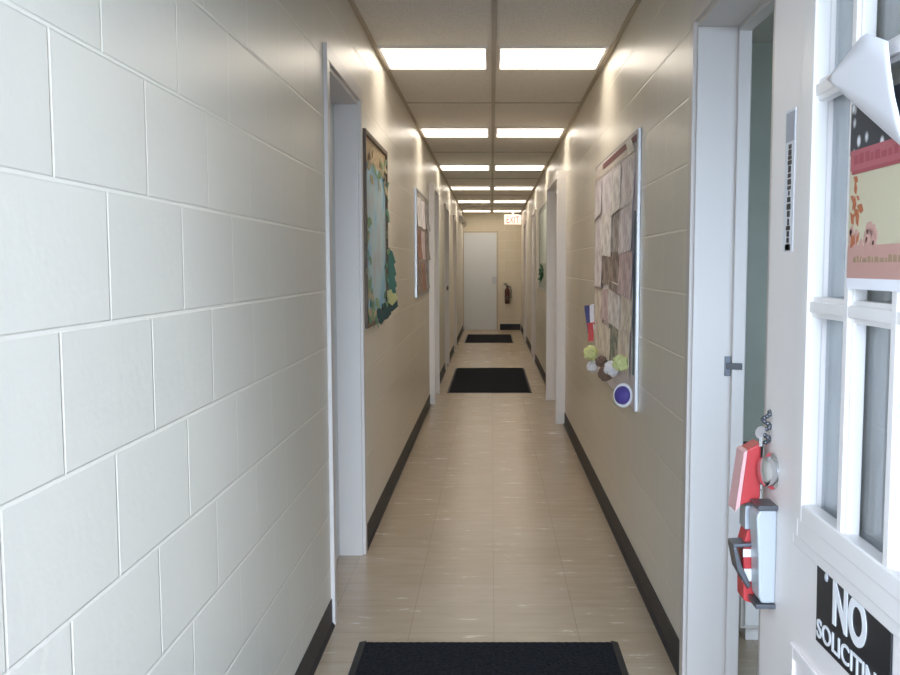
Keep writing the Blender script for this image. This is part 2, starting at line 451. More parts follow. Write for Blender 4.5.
# ------------------------------------------------------------------ floor mats
M_MAT = add_noise(mat('charcoal ribbed carpet', (0.018, 0.020, 0.026), 0.95, spec=0.1), 90, 0.5, 0.6)
M_RUB = mat('black rubber', (0.014, 0.014, 0.017), 0.6)
def floor_mat(x0, x1, y0, y1, label):
    r = thing('floor_mat', label, 'floor mat', ((x0+x1)/2, (y0+y1)/2, 0), 'charcoal runner mats along the hall floor')
    bm = B()
    bo = 0.025
    # bevelled rubber rim
    for poly, d in (
        ([(x0, y0, 0), (x0+bo, y0, 0.006), (x0+bo, y0, 0)], (0, y1-y0, 0)),
        ([(x1, y0, 0), (x1-bo, y0, 0.006), (x1-bo, y0, 0)], (0, y1-y0, 0)),
        ([(x0+bo, y0, 0), (x0+bo, y0+bo, 0.006), (x0+bo, y0+bo, 0)], (x1-x0-2*bo, 0, 0)),
        ([(x0+bo, y1, 0), (x0+bo, y1-bo, 0.006), (x0+bo, y1-bo, 0)], (x1-x0-2*bo, 0, 0))):
        prism(bm, poly, d)
    obj('rubber_rim', bm, M_RUB, r)
    bm = B(); box(bm, x0+bo, x1-bo, y0+bo, y1-bo, 0.0, 0.008)
    n = 30
    for i in range(n):
        xx = x0 + bo + (x1-x0-2*bo) * (i + 0.5) / n
        box(bm, xx - 0.007, xx + 0.007, y0+bo+0.004, y1-bo-0.004, 0.008, 0.0105)
    obj('carpet_pile', bm, M_MAT, r)
floor_mat(-0.466, 0.446, 1.05, 3.75, 'charcoal runner mat lying just inside the entrance, cut off at bottom edge')
floor_mat(-0.466, 0.424, 11.36, 14.13, 'charcoal runner mat lying midway down the beige tile hall')
floor_mat(-0.473, 0.388, 18.83, 21.12, 'small looking charcoal mat lying before the far end door')

# ------------------------------------------------------------------ the open entrance door (hinged at the right, standing along the right wall)
DX, DT = 0.52, 0.044               # hall-side face, thickness
DY0, DY1 = 1.005, 2.06
GY0, GY1, GZ0, GZ1 = 1.20, 1.76, 0.915, 1.935
door_n[0] += 1
bm = B()
box(bm, DX, DX+DT, DY0, GY0, 0.012, 2.03); box(bm, DX, DX+DT, GY1, DY1, 0.012, 2.03)
box(bm, DX, DX+DT, GY0, GY1, 0.012, GZ0); box(bm, DX, DX+DT, GY0, GY1, GZ1, 2.03)
door = structure('door_%d' % door_n[0], bm, M_DOOR)
# moulded frame round the glass (two stepped rings) on both faces
def ring(bm, xa, xb, w, out, low=None):
    y0, y1, z0, z1 = GY0 - out, GY1 + out, GZ0 - (low or out), GZ1 + out
    box(bm, xa, xb, y0, y0 + w, z0, z1); box(bm, xa, xb, y1 - w, y1, z0, z1)
    box(bm, xa, xb, y0 + w, y1 - w, z0, z0 + w); box(bm, xa, xb, y0 + w, y1 - w, z1 - w, z1)
bm = B()
ring(bm, DX - 0.006, DX, 0.030, 0.098, 0.066); ring(bm, DX - 0.011, DX, 0.040, 0.068, 0.044); ring(bm, DX - 0.014, DX + 0.012, 0.030, 0.028, 0.012)
ring(bm, DX + DT, DX + DT + 0.010, 0.06, 0.06)
obj('glass_moulding', bm, M_WHITE, door, bevel=0.003)
# muntins: two upright, two level
bm = B()
for yy in (1.5765, 1.3865):
    box(bm, DX - 0.006, DX + 0.014, yy - 0.0195, yy + 0.0195, GZ0, GZ1)
    box(bm, DX - 0.011, DX + 0.014, yy - 0.010, yy + 0.010, GZ0, GZ1)
for zz in (1.255, 1.595):
    box(bm, DX - 0.0055, DX + 0.0135, GY0, GY1, zz - 0.0165, zz + 0.0165)
    box(bm, DX - 0.0105, DX + 0.0135, GY0, GY1, zz - 0.009, zz + 0.009)
obj('muntins', bm, M_WHITE, door, bevel=0.002)
bm = B(); box(bm, DX + 0.019, DX + 0.024, GY0 - 0.0, GY1, GZ0, GZ1); obj('glass_pane', bm, M_GLASS, door)
# pressed panel in the lower half
bm = B()
def pframe(bm, y0, y1, z0, z1, w, xa, xb):
    box(bm, xa, xb, y0, y0+w, z0, z1); box(bm, xa, xb, y1-w, y1, z0, z1); box(bm, xa, xb, y0+w, y1-w, z0, z0+w); box(bm, xa, xb, y0+w, y1-w, z1-w, z1)
pframe(bm, 1.12, 1.835, 0.22, 0.675, 0.022, DX - 0.006, DX)
box(bm, DX - 0.004, DX, 1.18, 1.775, 0.28, 0.615)
obj('door_panel', bm, M_DOOR, door, bevel=0.003)
bm = B()
for zz in (0.3, 1.05, 1.8):
    lathe(bm, (DX - 0.006, DY0 - 0.002, zz - 0.05), (0, 0, 1), [(0, 0.006), (0.1, 0.006)], 12)
obj('hinges', bm, M_STEEL, door)

# exit device on the free edge: silver case, round cylinder with rose, red push paddle with white stickers, hooked lever
bm = B()
prism(bm, [(DX, 1.955, 0.878), (0.488, 1.955, 0.878), (0.482, 1.955, 0.866), (0.487, 1.955, 0.79), (0.490, 1.955, 0.715), (0.495, 1.955, 0.704), (DX, 1.955, 0.704)], (0, 0.06, 0))
case = obj('exit_device', bm, M_SILVER, door, bevel=0.004); case['label'] = 'silver exit lock case with red push paddle'
bm = B()
for z0, z1 in ((0.8785, 0.887), (0.695, 0.7035)):
    box(bm, 0.484, DX, 1.951, 2.017, z0, z1)
obj('case_trim', bm, M_STEEL, case, bevel=0.001)
bm = B(); lathe(bm, (DX, 1.985, 0.945), (-1, -0.25, 0), [(0, 0.034), (0.006, 0.034), (0.008, 0.027), (0.020, 0.027), (0.024, 0.022), (0.026, 0.0)], 32)
obj('lock_cylinder', bm, M_CHROME, case, smooth=True)
bm = B()     # upper half of the paddle leans out of the case
prism(bm, [(0.503, 2.02, 0.992), (0.478, 2.02, 0.978), (0.4655, 2.02, 0.872), (0.504, 2.02, 0.886)], (0, 0.055, 0))
prism(bm, [(0.512, 2.02, 0.826), (0.482, 2.02, 0.826), (0.474, 2.02, 0.795), (0.477, 2.02, 0.690), (0.515, 2.02, 0.676), (0.513, 2.02, 0.76)], (0, 0.055, 0))
obj('push_paddle', bm, M_RED, case, bevel=0.003)
bm = B()     # pale edge strip down the upper paddle
prism(bm, [(0.4772, 2.016, 0.9785), (0.4705, 2.016, 0.974), (0.4565, 2.016, 0.862), (0.4648, 2.016, 0.871)], (0, 0.06, 0))
obj('paddle_edge', bm, mat('pink white plastic', (0.72, 0.42, 0.42), 0.4), case)
bm = B()
for z0, z1 in ((0.775, 0.790), (0.728, 0.752)):
    box(bm, 0.4735, 0.507, 2.0165, 2.02, z0, z1)
obj('paddle_sticker', bm, M_LETTER, case)
bm = B()
box(bm, 0.477, 0.512, 2.022, 2.07, 0.826, 0.872); box(bm, 0.500, 0.512, 2.016, 2.03, 0.70, 0.71)
obj('latch_bracket', bm, mat('grey zinc', (0.45, 0.48, 0.52), 0.35, 0.6), case, bevel=0.002)
bm = B()
prism(bm, [(0.452, 2.005, 0.795), (0.459, 2.005, 0.797), (0.470, 2.005, 0.760), (0.488, 2.005, 0.722), (0.481, 2.005, 0.716), (0.461, 2.005, 0.752)], (0, 0.05, 0))
prism(bm, [(0.452, 2.005, 0.795), (0.452, 2.005, 0.802), (0.512, 2.005, 0.806), (0.512, 2.005, 0.798)], (0, 0.05, 0))
prism(bm, [(0.510, 2.005, 0.81), (0.520, 2.005, 0.80), (0.526, 2.005, 0.74), (0.524, 2.005, 0.69), (0.516, 2.005, 0.69), (0.516, 2.005, 0.75)], (0, 0.008, 0))
obj('hook_lever', bm, M_STEEL, case, bevel=0.002)
# keys and beads hanging over the top of the paddle
kc = thing('key_chain', 'small dark and silver key chain looped above the red exit paddle', 'key chain', (0.508, 2.02, 0.99))
bm = B()
tube(bm, [(0.512 + 0.006*math.sin(i*0.9), 2.02 + 0.004*math.cos(i*1.1), 0.992 + i*0.0036) for i in range(17)], 0.0025)
for i in range(17):
    ball(bm, (0.512 + 0.006*math.sin(i*0.9), 2.02 + 0.004*math.cos(i*1.1), 0.992 + i*0.0036), 0.0046, sub=2)
obj('bead_chain', bm, M_STEEL, kc, smooth=True)
bm = B(); lathe(bm, (0.500, 2.018, 1.012), (0.3, -1, 0), [(0, 0.012), (0.003, 0.012)], 16); box(bm, 0.498, 0.504, 2.014, 2.017, 0.986, 1.004)
obj('key', bm, M_CHROME, kc)

# NO SOLICITING sign on the lower door
SX = DX - 0.0005
sg = thing('door_sign', 'black sign reading NO SOLICITING in white on the open white door', 'sign', (DX, 1.5375, 0.72))
TILT = Matrix.Translation((SX, 1.699, 0.860)) @ Matrix.Rotation(-0.035, 4, 'X') @ Matrix.Translation((-SX, -1.699, -0.843))
bm = B(); box(bm, SX - 0.003, SX, 1.376, 1.699, 0.710, 0.843, TILT); plate = obj('sign_plate', bm, M_SIGNBLK, sg, bevel=0.001)
bm = B()
lettering(bm, 'NO', 0.148, 0.071, (SX - 0.003, 1.614, 0.761), (0, -1, 0), (0, 0, 1), 0.035)
lettering(bm, 'SOLICITING', 0.310, 0.030, (SX - 0.003, 1.692, 0.719), (0, -1, 0), (0, 0, 1), 0.012)
bmesh.ops.transform(bm, matrix=TILT, verts=bm.verts[:])
obj('lettering', bm, M_LETTER, sg)
bm = B()
lathe(bm, (SX - 0.003, 1.648, 0.824), (-1, 0, 0), [(0, 0.0075), (0.002, 0.006), (0.003, 0)], 10)
bmesh.ops.transform(bm, matrix=TILT, verts=bm.verts[:])
obj('sign_screw', bm, mat('grey smudge', (0.5, 0.52, 0.55), 0.5), sg)

# rotated lettering strip on the free stile
st = thing('door_sticker', 'narrow upright sticker with dark lettering on the latch edge of white door', 'sticker', (DX, 1.93, 1.345))
bm = B(); box(bm, DX - 0.0015, DX - 0.0002, 1.902, 1.962, 1.345, 1.59); obj('sticker_backing', bm, mat('pale sticker', (0.74, 0.75, 0.79), 0.5), st)
bm = B(); box(bm, DX - 0.0022, DX - 0.0015, 1.905, 1.958, 1.535, 1.585); obj('grey_patch', bm, mat('grey print', (0.42, 0.43, 0.48), 0.6), st)
bm = B()
rg = random.Random(3); z = 1.530
while z > 1.356:
    h = rg.uniform(0.006, 0.012); w = rg.uniform(0.008, 0.024)
    box(bm, DX - 0.0024, DX - 0.0015, 1.930 - w/2, 1.930 + w/2, z - h, z); z -= h + rg.uniform(0.001, 0.003)
box(bm, DX - 0.0024, DX - 0.0015, 1.914, 1.946, 1.347, 1.357)
obj('print_marks', bm, M_SIGNBLK, st)

# autumn poster taped over the middle panes
PX = DX - 0.0125
po = thing('wall_poster', 'poster with dark top, red banner and cream body taped on door panes', 'poster', (PX, 1.49, 1.29))
pY0, pY1 = 1.345, 1.568
def sheet(bm, x, y0, y1, z0, z1, t=0.001): box(bm, x - t, x, y0, y1, z0, z1)
bm = B(); sheet(bm, PX, pY0, pY1, 1.288, 1.545); obj('poster_sheet', bm, mat('cream paper', (0.60, 0.54, 0.38), 0.55), po)
fl = mat('dark floral print', (0.06, 0.065, 0.075), 0.5)
nt, N, L, b = nodes(fl)
g = N.new('ShaderNodeNewGeometry'); vo = N.new('ShaderNodeTexVoronoi'); vo.inputs['Scale'].default_value = 38
rp = N.new('ShaderNodeValToRGB'); e = rp.color_ramp.elements
e[0].position = 0.16; e[0].color = (0.75, 0.77, 0.78, 1); e[1].position = 0.36; e[1].color = (0.035, 0.04, 0.05, 1)
L.new(g.outputs['Position'], vo.inputs['Vector']); L.new(vo.outputs['Distance'], rp.inputs['Fac']); L.new(rp.outputs['Color'], b.inputs['Base Color'])
bm = B(); sheet(bm, PX - 0.001, pY0, pY1, 1.474, 1.545, 0.0006); obj('floral_band', bm, fl, po)
bm = B(); sheet(bm, PX - 0.001, pY0, pY1 - 0.004, 1.452, 1.480, 0.0010); obj('red_banner', bm, mat('red banner print', (0.44, 0.12, 0.14), 0.5), po)
bm = B(); sheet(bm, PX - 0.0012, pY0, pY1 - 0.012, 1.447, 1.452, 0.0012)
rg = random.Random(5); y = pY1 - 0.02
while y > pY0 + 0.02:
    w = rg.uniform(0.008, 0.02); sheet(bm, PX - 0.0018, y - w, y, 1.460, 1.460 + rg.uniform(0.008, 0.014), 0.0005); y -= w + 0.006
obj('banner_print', bm, mat('maroon print', (0.36, 0.07, 0.09), 0.5), po)
bm = B(); sheet(bm, PX - 0.001, pY0, pY1 - 0.002, 1.303, 1.348, 0.0007)
for k in range(26):
    yy = rg.uniform(pY0 + 0.11, pY1 - 0.01); zz = rg.uniform(1.34, 1.37)
    lathe(bm, (PX - 0.001, yy, zz), (-1, 0, 0), [(0, rg.uniform(0.006, 0.014)), (0.0006, 0.005)], 9)
obj('pink_foot', bm, mat('salmon print', (0.56, 0.32, 0.27), 0.5), po)
bm = B()
rg = random.Random(12)
for k in range(16):     # drifting leaves down the poster's outer edge
    yy = pY1 - 0.012 - abs(rg.gauss(0, 0.018)); zz = rg.uniform(1.352, 1.445); a = rg.uniform(0, PI); r = rg.uniform(0.007, 0.014)
    c, sn = math.cos(a), math.sin(a)
    prism(bm, [(PX - 0.0011 - 0.00002*k, yy + u*c - v*sn, zz + u*sn + v*c) for u, v in ((-r, 0), (-r*.3, r*.5), (r*.2, r*.35), (r, 0), (r*.2, -r*.4), (-r*.4, -r*.45))], (-0.0004, 0, 0))
obj('printed_leaves', bm, mat('rust print', (0.45, 0.14, 0.06), 0.5), po)
bm = B(); rg = random.Random(9); y = pY1 - 0.03
while y > pY0 + 0.02:
    w = rg.uniform(0.006, 0.018); sheet(bm, PX - 0.0017, y - w, y, 1.325, 1.325 + rg.uniform(0.005, 0.010), 0.0005); y -= w + 0.004
obj('foot_print', bm, mat('olive print', (0.36, 0.24, 0.15), 0.5), po)
bm = B(); sheet(bm, PX - 0.0008, pY0, pY1, 1.288, 1.304, 0.0008); obj('white_margin', bm, M_PAPER, po)

# folded white sheet hanging over the upper panes
bm = B()
A_, B_, C_, D_ = (1.668, 1.597), (1.500, 1.630), (1.405, 1.600), (1.318, 1.452)
n = 10; rows = []
for i in range(n + 1):
    t = i / n
    # upper edge A-B-C and lower edge A-D
    u = 1.6 * t
    top = (A_[0] + (B_[0]-A_[0])*min(1, t*1.8), A_[1] + (B_[1]-A_[1])*min(1, t*1.8)) if t*1.8 <= 1 else (B_[0] + (C_[0]-B_[0])*(t*1.8-1)/0.8, B_[1] + (C_[1]-B_[1])*(t*1.8-1)/0.8)
    bot = (A_[0] + (D_[0]-A_[0])*t, A_[1] + (D_[1]-A_[1])*t)
    row = []
    for j in range(5):
        s = j / 4
        yy = top[0] + (bot[0]-top[0])*s; zz = top[1] + (bot[1]-top[1])*s
        row.append(bm.verts.new((DX - 0.0195 - 0.005 * math.sin(PI*s) * t - 0.004*t, yy, zz)))
    rows.append(row)
for p, q in zip(rows, rows[1:]):
    for j in range(4): bm.faces.new((p[j], q[j], q[j+1], p[j+1]))
bmesh.ops.remove_doubles(bm, verts=bm.verts[:], dist=1e-5)
pp = obj('paper_sheet', bm, M_PAPER, at=(DX - 0.03, 1.55, 1.46), smooth=True)
sd = pp.modifiers.new('thickness', 'SOLIDIFY'); sd.thickness = 0.001
tag(pp, 'folded white sheet hanging as a triangle over the upper door panes', 'paper')

# ------------------------------------------------------------------ side room furniture glimpsed past the door
cb = thing('storage_cabinet', 'low white cabinet glimpsed standing inside the room behind the red paddle', 'cabinet', (1.15, 4.0, 0))
bm = B(); box(bm, 0.87, 1.45, 3.72, 4.22, 0.06, 0.57); box(bm, 0.90, 1.42, 3.77, 4.2, 0.0, 0.06); obj('cabinet_body', bm, M_WHITE, cb, bevel=0.003)
bm = B(); box(bm, 0.88, 1.155, 3.70, 3.72, 0.075, 0.555); dl = obj('cabinet_door', bm, M_WHITE, cb, bevel=0.003)
bm = B(); lathe(bm, (1.12, 3.70, 0.38), (0, -1, 0), [(0, 0.006), (0.015, 0.006), (0.02, 0.014), (0.03, 0.0)], 14); obj('knob', bm, M_CHROME, dl, smooth=True)
bm = B(); box(bm, 1.165, 1.44, 3.70, 3.72, 0.075, 0.555); dr = obj('cabinet_door', bm, M_WHITE, cb, bevel=0.003)
bm = B(); lathe(bm, (1.20, 3.70, 0.38), (0, -1, 0), [(0, 0.006), (0.015, 0.006), (0.02, 0.014), (0.03, 0.0)], 14); obj('knob', bm, M_CHROME, dr, smooth=True)
bm = B()
box(bm, 0.89, 1.25, 3.76, 4.1, 0.57, 0.578); box(bm, 0.89, 0.90, 3.76, 4.1, 0.578, 0.66); box(bm, 1.24, 1.25, 3.76, 4.1, 0.578, 0.66); box(bm, 0.90, 1.24, 4.09, 4.1, 0.578, 0.66); box(bm, 0.90, 1.24, 3.76, 3.77, 0.578, 0.63)
tag(obj('desk_tray', bm, M_BLACK, at=(1.07, 3.93, 0.57), bevel=0.002), 'black tray on top of the low white cabinet in side room', 'tray')

# ------------------------------------------------------------------ noticeboards
def board(name, label, x, s, y0, y1, z0, z1, backing, frame, fw=0.03, fd=0.028, cat='noticeboard'):
    """s = direction from the wall into the hall"""
    r = thing(name, label, cat, (x, (y0+y1)/2, z0))
    bm = B(); a, b_ = sorted((x, x + s*0.014)); box(bm, a, b_, y0+fw*.5, y1-fw*.5, z0+fw*.5, z1-fw*.5); obj('board_backing', bm, backing, r)
    bm = B(); a, b_ = sorted((x, x + s*fd))
    box(bm, a, b_, y0, y0+fw, z0, z1); box(bm, a, b_, y1-fw, y1, z0, z1); box(bm, a, b_, y0+fw, y1-fw, z0, z0+fw); box(bm, a, b_, y0+fw, y1-fw, z1-fw, z1)
    obj('board_frame', bm, frame, r, bevel=0.002)
    return r

# right-hand board: sheets and photographs pinned in a loose grid
RB = (4.56, 6.40, 0.71, 1.885)
rb = board('bulletin_board', 'large aluminium framed pinboard crowded with sheets on the right wall', XR, -1, *RB, mat('pale lilac paper', (0.74, 0.69, 0.72), 0.8), mat('dull aluminium', (0.50, 0.50, 0.51), 0.38, 1.0), 0.006, 0.0152, 'bulletin board')
# scalloped border paper and blue edging
bm = B(); xs = XR - 0.0145
for i in range(13):
    zz = 1.16 + i * (0.66 / 12)
    lathe(bm, (xs, RB[1] - 0.03, zz), (-1, 0, 0), [(0, 0.036), (0.002, 0.036)], 14)
for i in range(24):
    yy = 4.66 + i * (1.70 / 23)
    lathe(bm, (xs, yy, RB[3] - 0.05), (-1, 0, 0), [(0, 0.040), (0.0017, 0.040)], 14)
obj('scalloped_border', bm, mat('cream border paper', (0.70, 0.63, 0.58), 0.7), rb)
bm = B(); box(bm, xs - 0.0012, xs, 4.585, 4.645, 0.86, 1.55); obj('blue_edging', bm, mat('teal border paper', (0.10, 0.17, 0.23), 0.6), rb)
bm = B(); box(bm, xs - 0.004, xs - 0.0012, 4.60, 5.95, 1.835, 1.862); obj('maroon_strip', bm, mat('dark maroon', (0.22, 0.08, 0.09), 0.6), rb)  # dark maroon strip along the top of the board
bm = B(); prism(bm, [(xs - 0.005, 4.62, 1.80), (xs - 0.005, 4.84, 1.80), (xs - 0.022, 4.80, 1.85), (xs - 0.022, 4.64, 1.85)], (0.0015, 0, 0)); obj('tape_corner', bm, mat('tape highlight white', (0.92, 0.93, 0.93), 0.12), rb)  # shiny tape corner, its bright highlight put into the near-white colour

def sheet_mat(name, c, ink=None, scale=20):
    m = mat(name, c, 0.55)
    if ink:
        nt, N, L, b = nodes(m)
        tc = N.new('ShaderNodeTexCoord'); no = N.new('ShaderNodeTexNoise'); no.inputs['Scale'].default_value = scale; no.inputs['Detail'].default_value = 5
        rp = N.new('ShaderNodeValToRGB'); e = rp.color_ramp.elements
        e[0].position = 0.42; e[0].color = (*ink, 1); e[1].position = 0.56; e[1].color = (*c, 1)
        L.new(tc.outputs['Object'], no.inputs['Vector']); L.new(no.outputs['Fac'], rp.inputs['Fac']); L.new(rp.outputs['Color'], b.inputs['Base Color'])
    return m
SH = {
    'lilac':   sheet_mat('lilac sheet', (0.86, 0.82, 0.87), (0.62, 0.56, 0.62), 14),
    'white':   sheet_mat('white sheet', (0.90, 0.88, 0.89), (0.62, 0.58, 0.59), 18),
    'brown':   sheet_mat('brown photo', (0.42, 0.34, 0.31), (0.18, 0.14, 0.13), 16),
    'grey':    sheet_mat('grey photo', (0.50, 0.47, 0.47), (0.24, 0.22, 0.23), 16),
    'cream':   sheet_mat('cream sheet', (0.88, 0.82, 0.74), (0.66, 0.58, 0.52), 14),
    'pink':    sheet_mat('pink sheet', (0.74, 0.60, 0.63), (0.52, 0.40, 0.44), 16),
    'green':   sheet_mat('green grey drawing', (0.45, 0.44, 0.38), (0.16, 0.20, 0.16), 18),
    'red':     sheet_mat('rust photo', (0.46, 0.24, 0.17), (0.20, 0.11, 0.09), 16),
}
WORDS = {'lilac': 'pale lilac sheet', 'white': 'white sheet', 'brown': 'dark brown photograph', 'grey': 'grey photograph', 'cream': 'cream sheet', 'pink': 'dusty pink sheet', 'green': 'grey green drawing', 'red': 'rust coloured photograph'}
def pin_sheet(y0, y1, z0, z1, x, s, kind, label, group, tilt=0.0, t=0.0012, curl=0.0):
    """one sheet pinned at the top, its foot standing a little off the board"""
    bm = B(); n = 5; yc, zc = (y0+y1)/2, (z0+z1)/2
    fr = []
    for i in range(n + 1):
        f = i / n; z = z1 + (z0 - z1) * f; off = curl * f * f
        ln = []
        for yy in (y0, y1):
            dy, dz = yy - yc, z - zc
            ln.append((x + s*off, yc + dy*math.cos(tilt) - dz*math.sin(tilt), zc + dy*math.sin(tilt) + dz*math.cos(tilt)))
        fr.append(ln)
    a = [[bm.verts.new(p) for p in ln] for ln in fr]
    b_ = [[bm.verts.new((p[0] + s*t, p[1], p[2])) for p in ln] for ln in fr]
    for i in range(n):
        bm.faces.new((a[i][0], a[i][1], a[i+1][1], a[i+1][0])); bm.faces.new((b_[i][0], b_[i+1][0], b_[i+1][1], b_[i][1]))
        for k in (0, 1): bm.faces.new((a[i][k], a[i+1][k], b_[i+1][k], b_[i][k]))
    bm.faces.new((a[0][0], b_[0][0], b_[0][1], a[0][1])); bm.faces.new((a[n][0], a[n][1], b_[n][1], b_[n][0]))
    o = obj('pinned_sheet', bm, SH[kind], at=(x, yc, z0))
    return tag(o, label, 'paper sheet', group)

rg = random.Random(21)
ycol = [4.68, 5.08, 5.50, 5.92, 6.32]
grid = [['lilac', 'white', 'lilac', 'lilac'], ['lilac', 'grey', 'white', 'lilac'], ['pink', 'brown', 'brown', 'lilac'], ['cream', 'white', 'pink', 'cream'], ['cream', 'green', 'cream', 'cream']]
zrow = [1.80, 1.60, 1.40, 1.215, 1.03, 0.845]
RN = ['top', 'second', 'middle', 'fourth', 'bottom']; CN = ['nearest the aluminium edge', 'second from the aluminium edge', 'third from the aluminium edge', 'at the far end']
for r_ in range(5):
    for c_ in range(4):
        k = grid[r_][c_]
        y0 = max(4.60, ycol[c_] + rg.uniform(-0.06, 0.03)); y1 = min(6.37, ycol[c_+1] - rg.uniform(-0.05, 0.02))
        z1 = min(1.775, zrow[r_] - rg.uniform(-0.03, 0.02)); z0 = zrow[r_+1] + rg.uniform(-0.04, 0.012)
        pin_sheet(y0, y1, z0, z1, XR - 0.017 - 0.0014 * ((r_ * 2 + c_ * 3) % 5), -1, k, '%s in %s row of right wall pinboard, %s' % (WORDS[k], RN[r_], CN[c_]), 'sheets pinned on the right-hand board', rg.uniform(-0.05, 0.05), curl=rg.uniform(0.002, 0.008))

# paper decorations along the foot and far end of that board
def pompom(name, c, r, m, label, seed):
    bm = B(); ball(bm, c, r, 0.14, sub=3, rng=random.Random(seed))
    return tag(obj(name, bm, m, at=(c[0], c[1], c[2] - r)), label, 'paper decoration', 'paper decorations along the right-hand board')
LIME = mat('lime tissue', (0.62, 0.66, 0.30), 0.8); WTIS = mat('white tissue', (0.80, 0.79, 0.82), 0.8); BTIS = mat('brown tissue', (0.20, 0.13, 0.10), 0.8)
pompom('paper_pompom', (0.560, 4.74, 0.90), 0.036, LIME, 'lime paper ball just above the purple paper flower', 1)
pompom('paper_pompom', (0.560, 5.08, 0.845), 0.036, WTIS, 'white paper ball between the lime ball and brown puff', 2)
pompom('paper_pompom', (0.555, 5.30, 0.80), 0.036, BTIS, 'dark brown paper puff under the right wall pinboard', 3)
pompom('paper_pompom', (0.565, 5.62, 0.83), 0.030, BTIS, 'smaller brown paper puff nearer the lime ball with ribbons', 6)
pompom('paper_pompom', (0.540, 5.93, 0.85), 0.040, LIME, 'lime paper ball below the red and blue ribbons', 4)
pompom('paper_pompom', (0.550, 5.93, 0.775), 0.030, WTIS, 'small white paper ball under the ribbons at board foot', 5)
pf = thing('paper_flower', 'purple paper flower with white rim at foot of the pinboard', 'paper decoration', (0.585, 4.63, 0.765), 'paper decorations along the right-hand board')
d = Vector((-0.75, -0.75, 0.1)).normalized(); c = Vector((0.568, 4.665, 0.768))
bm = B(); lathe(bm, c, d, [(0, 0.02), (0.004, 0.048), (0.007, 0.052), (0.008, 0.046), (0.006, 0.02)], 22); obj('paper_plate', bm, M_PAPER, pf, smooth=True)
bm = B(); tube(bm, [c + d*0.002, (0.5972, 4.68, 0.768)], 0.002); obj('pin', bm, M_STEEL, pf)
bm = B(); lathe(bm, c + d*0.008, d, [(0, 0.040), (0.010, 0.038), (0.020, 0.026), (0.026, 0.0)], 20)
obj('purple_centre', bm, mat('purple paper', (0.085, 0.06, 0.30), 0.6), pf, smooth=True)
def streamer(y, pts, w, m, label):
    """strip of ribbon hanging off the board's far edge, its face turned down the hall"""
    bm = B()
    vs = [(bm.verts.new((x, y + 0.004*math.sin(k*1.3), z)), bm.verts.new((x + w, y + 0.004*math.sin(k*1.3 + 0.5), z))) for k, (x, z) in enumerate(pts)]
    for a, b_ in zip(vs, vs[1:]): bm.faces.new((a[0], b_[0], b_[1], a[1]))
    q = (bm.verts.new((0.5975, y, pts[0][1] + 0.006)), bm.verts.new((0.5975, y, pts[0][1] - 0.010)))   # pinned corner
    bm.faces.new((vs[0][1], vs[0][0], q[0], q[1]))
    o = obj('paper_streamer', bm, m, at=(pts[0][0], y, pts[0][1])); md = o.modifiers.new('thickness', 'SOLIDIFY'); md.thickness = 0.0015
    tag(o, label, 'paper streamer', 'paper decorations along the right-hand board')
streamer(6.385, [(0.540, 1.09), (0.544, 1.05), (0.550, 1.01), (0.556, 0.97), (0.560, 0.93)], 0.030, mat('navy ribbon', (0.06, 0.06, 0.20), 0.6), 'dark blue ribbon hanging at far edge of the pinboard')
streamer(6.370, [(0.570, 1.095), (0.571, 1.05), (0.573, 1.01), (0.576, 0.95)], 0.024, mat('white ribbon', (0.78, 0.76, 0.80), 0.6), 'white ribbon hanging beside the dark blue one at far board edge')
streamer(6.355, [(0.556, 0.99), (0.560, 0.955), (0.562, 0.92), (0.560, 0.885)], 0.032, mat('red ribbon', (0.58, 0.07, 0.07), 0.6), 'red ribbon hanging above the far lime paper ball')

# left-hand board: sky-blue mural with a leafy border
LB = (4.99, 6.03, 1.035, 1.935)
lb = board('bulletin_board', 'dark framed pinboard with blue scene and leafy border on the left wall', XL, 1, *LB, M_CORK, M_WOOD, 0.022, 0.026, 'bulletin board')
mu = mat('sky mural paper', (0.35, 0.52, 0.62), 0.6)
nt, N, L, b = nodes(mu)
tc = N.new('ShaderNodeTexCoord'); no = N.new('ShaderNodeTexNoise'); no.inputs['Scale'].default_value = 4.5; no.inputs['Detail'].default_value = 4
rp = N.new('ShaderNodeValToRGB'); e = rp.color_ramp.elements
e[0].position = 0.33; e[0].color = (0.40, 0.43, 0.47, 1); e[1].position = 0.62; e[1].color = (0.24, 0.46, 0.62, 1)
e2 = rp.color_ramp.elements.new(0.48); e2.color = (0.40, 0.54, 0.60, 1)
L.new(tc.outputs['Object'], no.inputs['Vector']); L.new(no.outputs['Fac'], rp.inputs['Fac']); L.new(rp.outputs['Color'], b.inputs['Base Color'])
bm = B(); box(bm, XL + 0.014, XL + 0.0155, 5.12, 5.98, 1.10, 1.80); obj('sky_mural', bm, mu, lb)
def leaf(bm, p, ang, ln, lean, rgx):
    p = Vector(p); d = Vector((lean, math.cos(ang), math.sin(ang))).normalized(); w = Vector((0.25*rgx.uniform(-1, 1), -math.sin(ang), math.cos(ang))).normalized()
    nrm = d.cross(w).normalized(); h = ln * 0.28
    pts = [p, p + d*ln*0.35 + w*h, p + d*ln*0.7 + w*h*0.8, p + d*ln, p + d*ln*0.7 - w*h*0.8, p + d*ln*0.35 - w*h]
    prism(bm, pts, nrm * 0.0012)
def leaves(name, m, spots, seed, lean=(0.02, 0.22), ln=(0.05, 0.085)):
    rgx = random.Random(seed)
    for (y, z) in spots:
        bm = B(); leaf(bm, (XL + 0.017 + rgx.uniform(0, 0.006), y, z), rgx.uniform(0, 2*PI), rgx.uniform(*ln), rgx.uniform(*lean), rgx)
        obj(name, bm, m, lb)
rg = random.Random(4)
near_edge = [(5.03 + abs(rg.gauss(0, 0.05)), rg.uniform(1.08, 1.60)) for _ in range(26)]
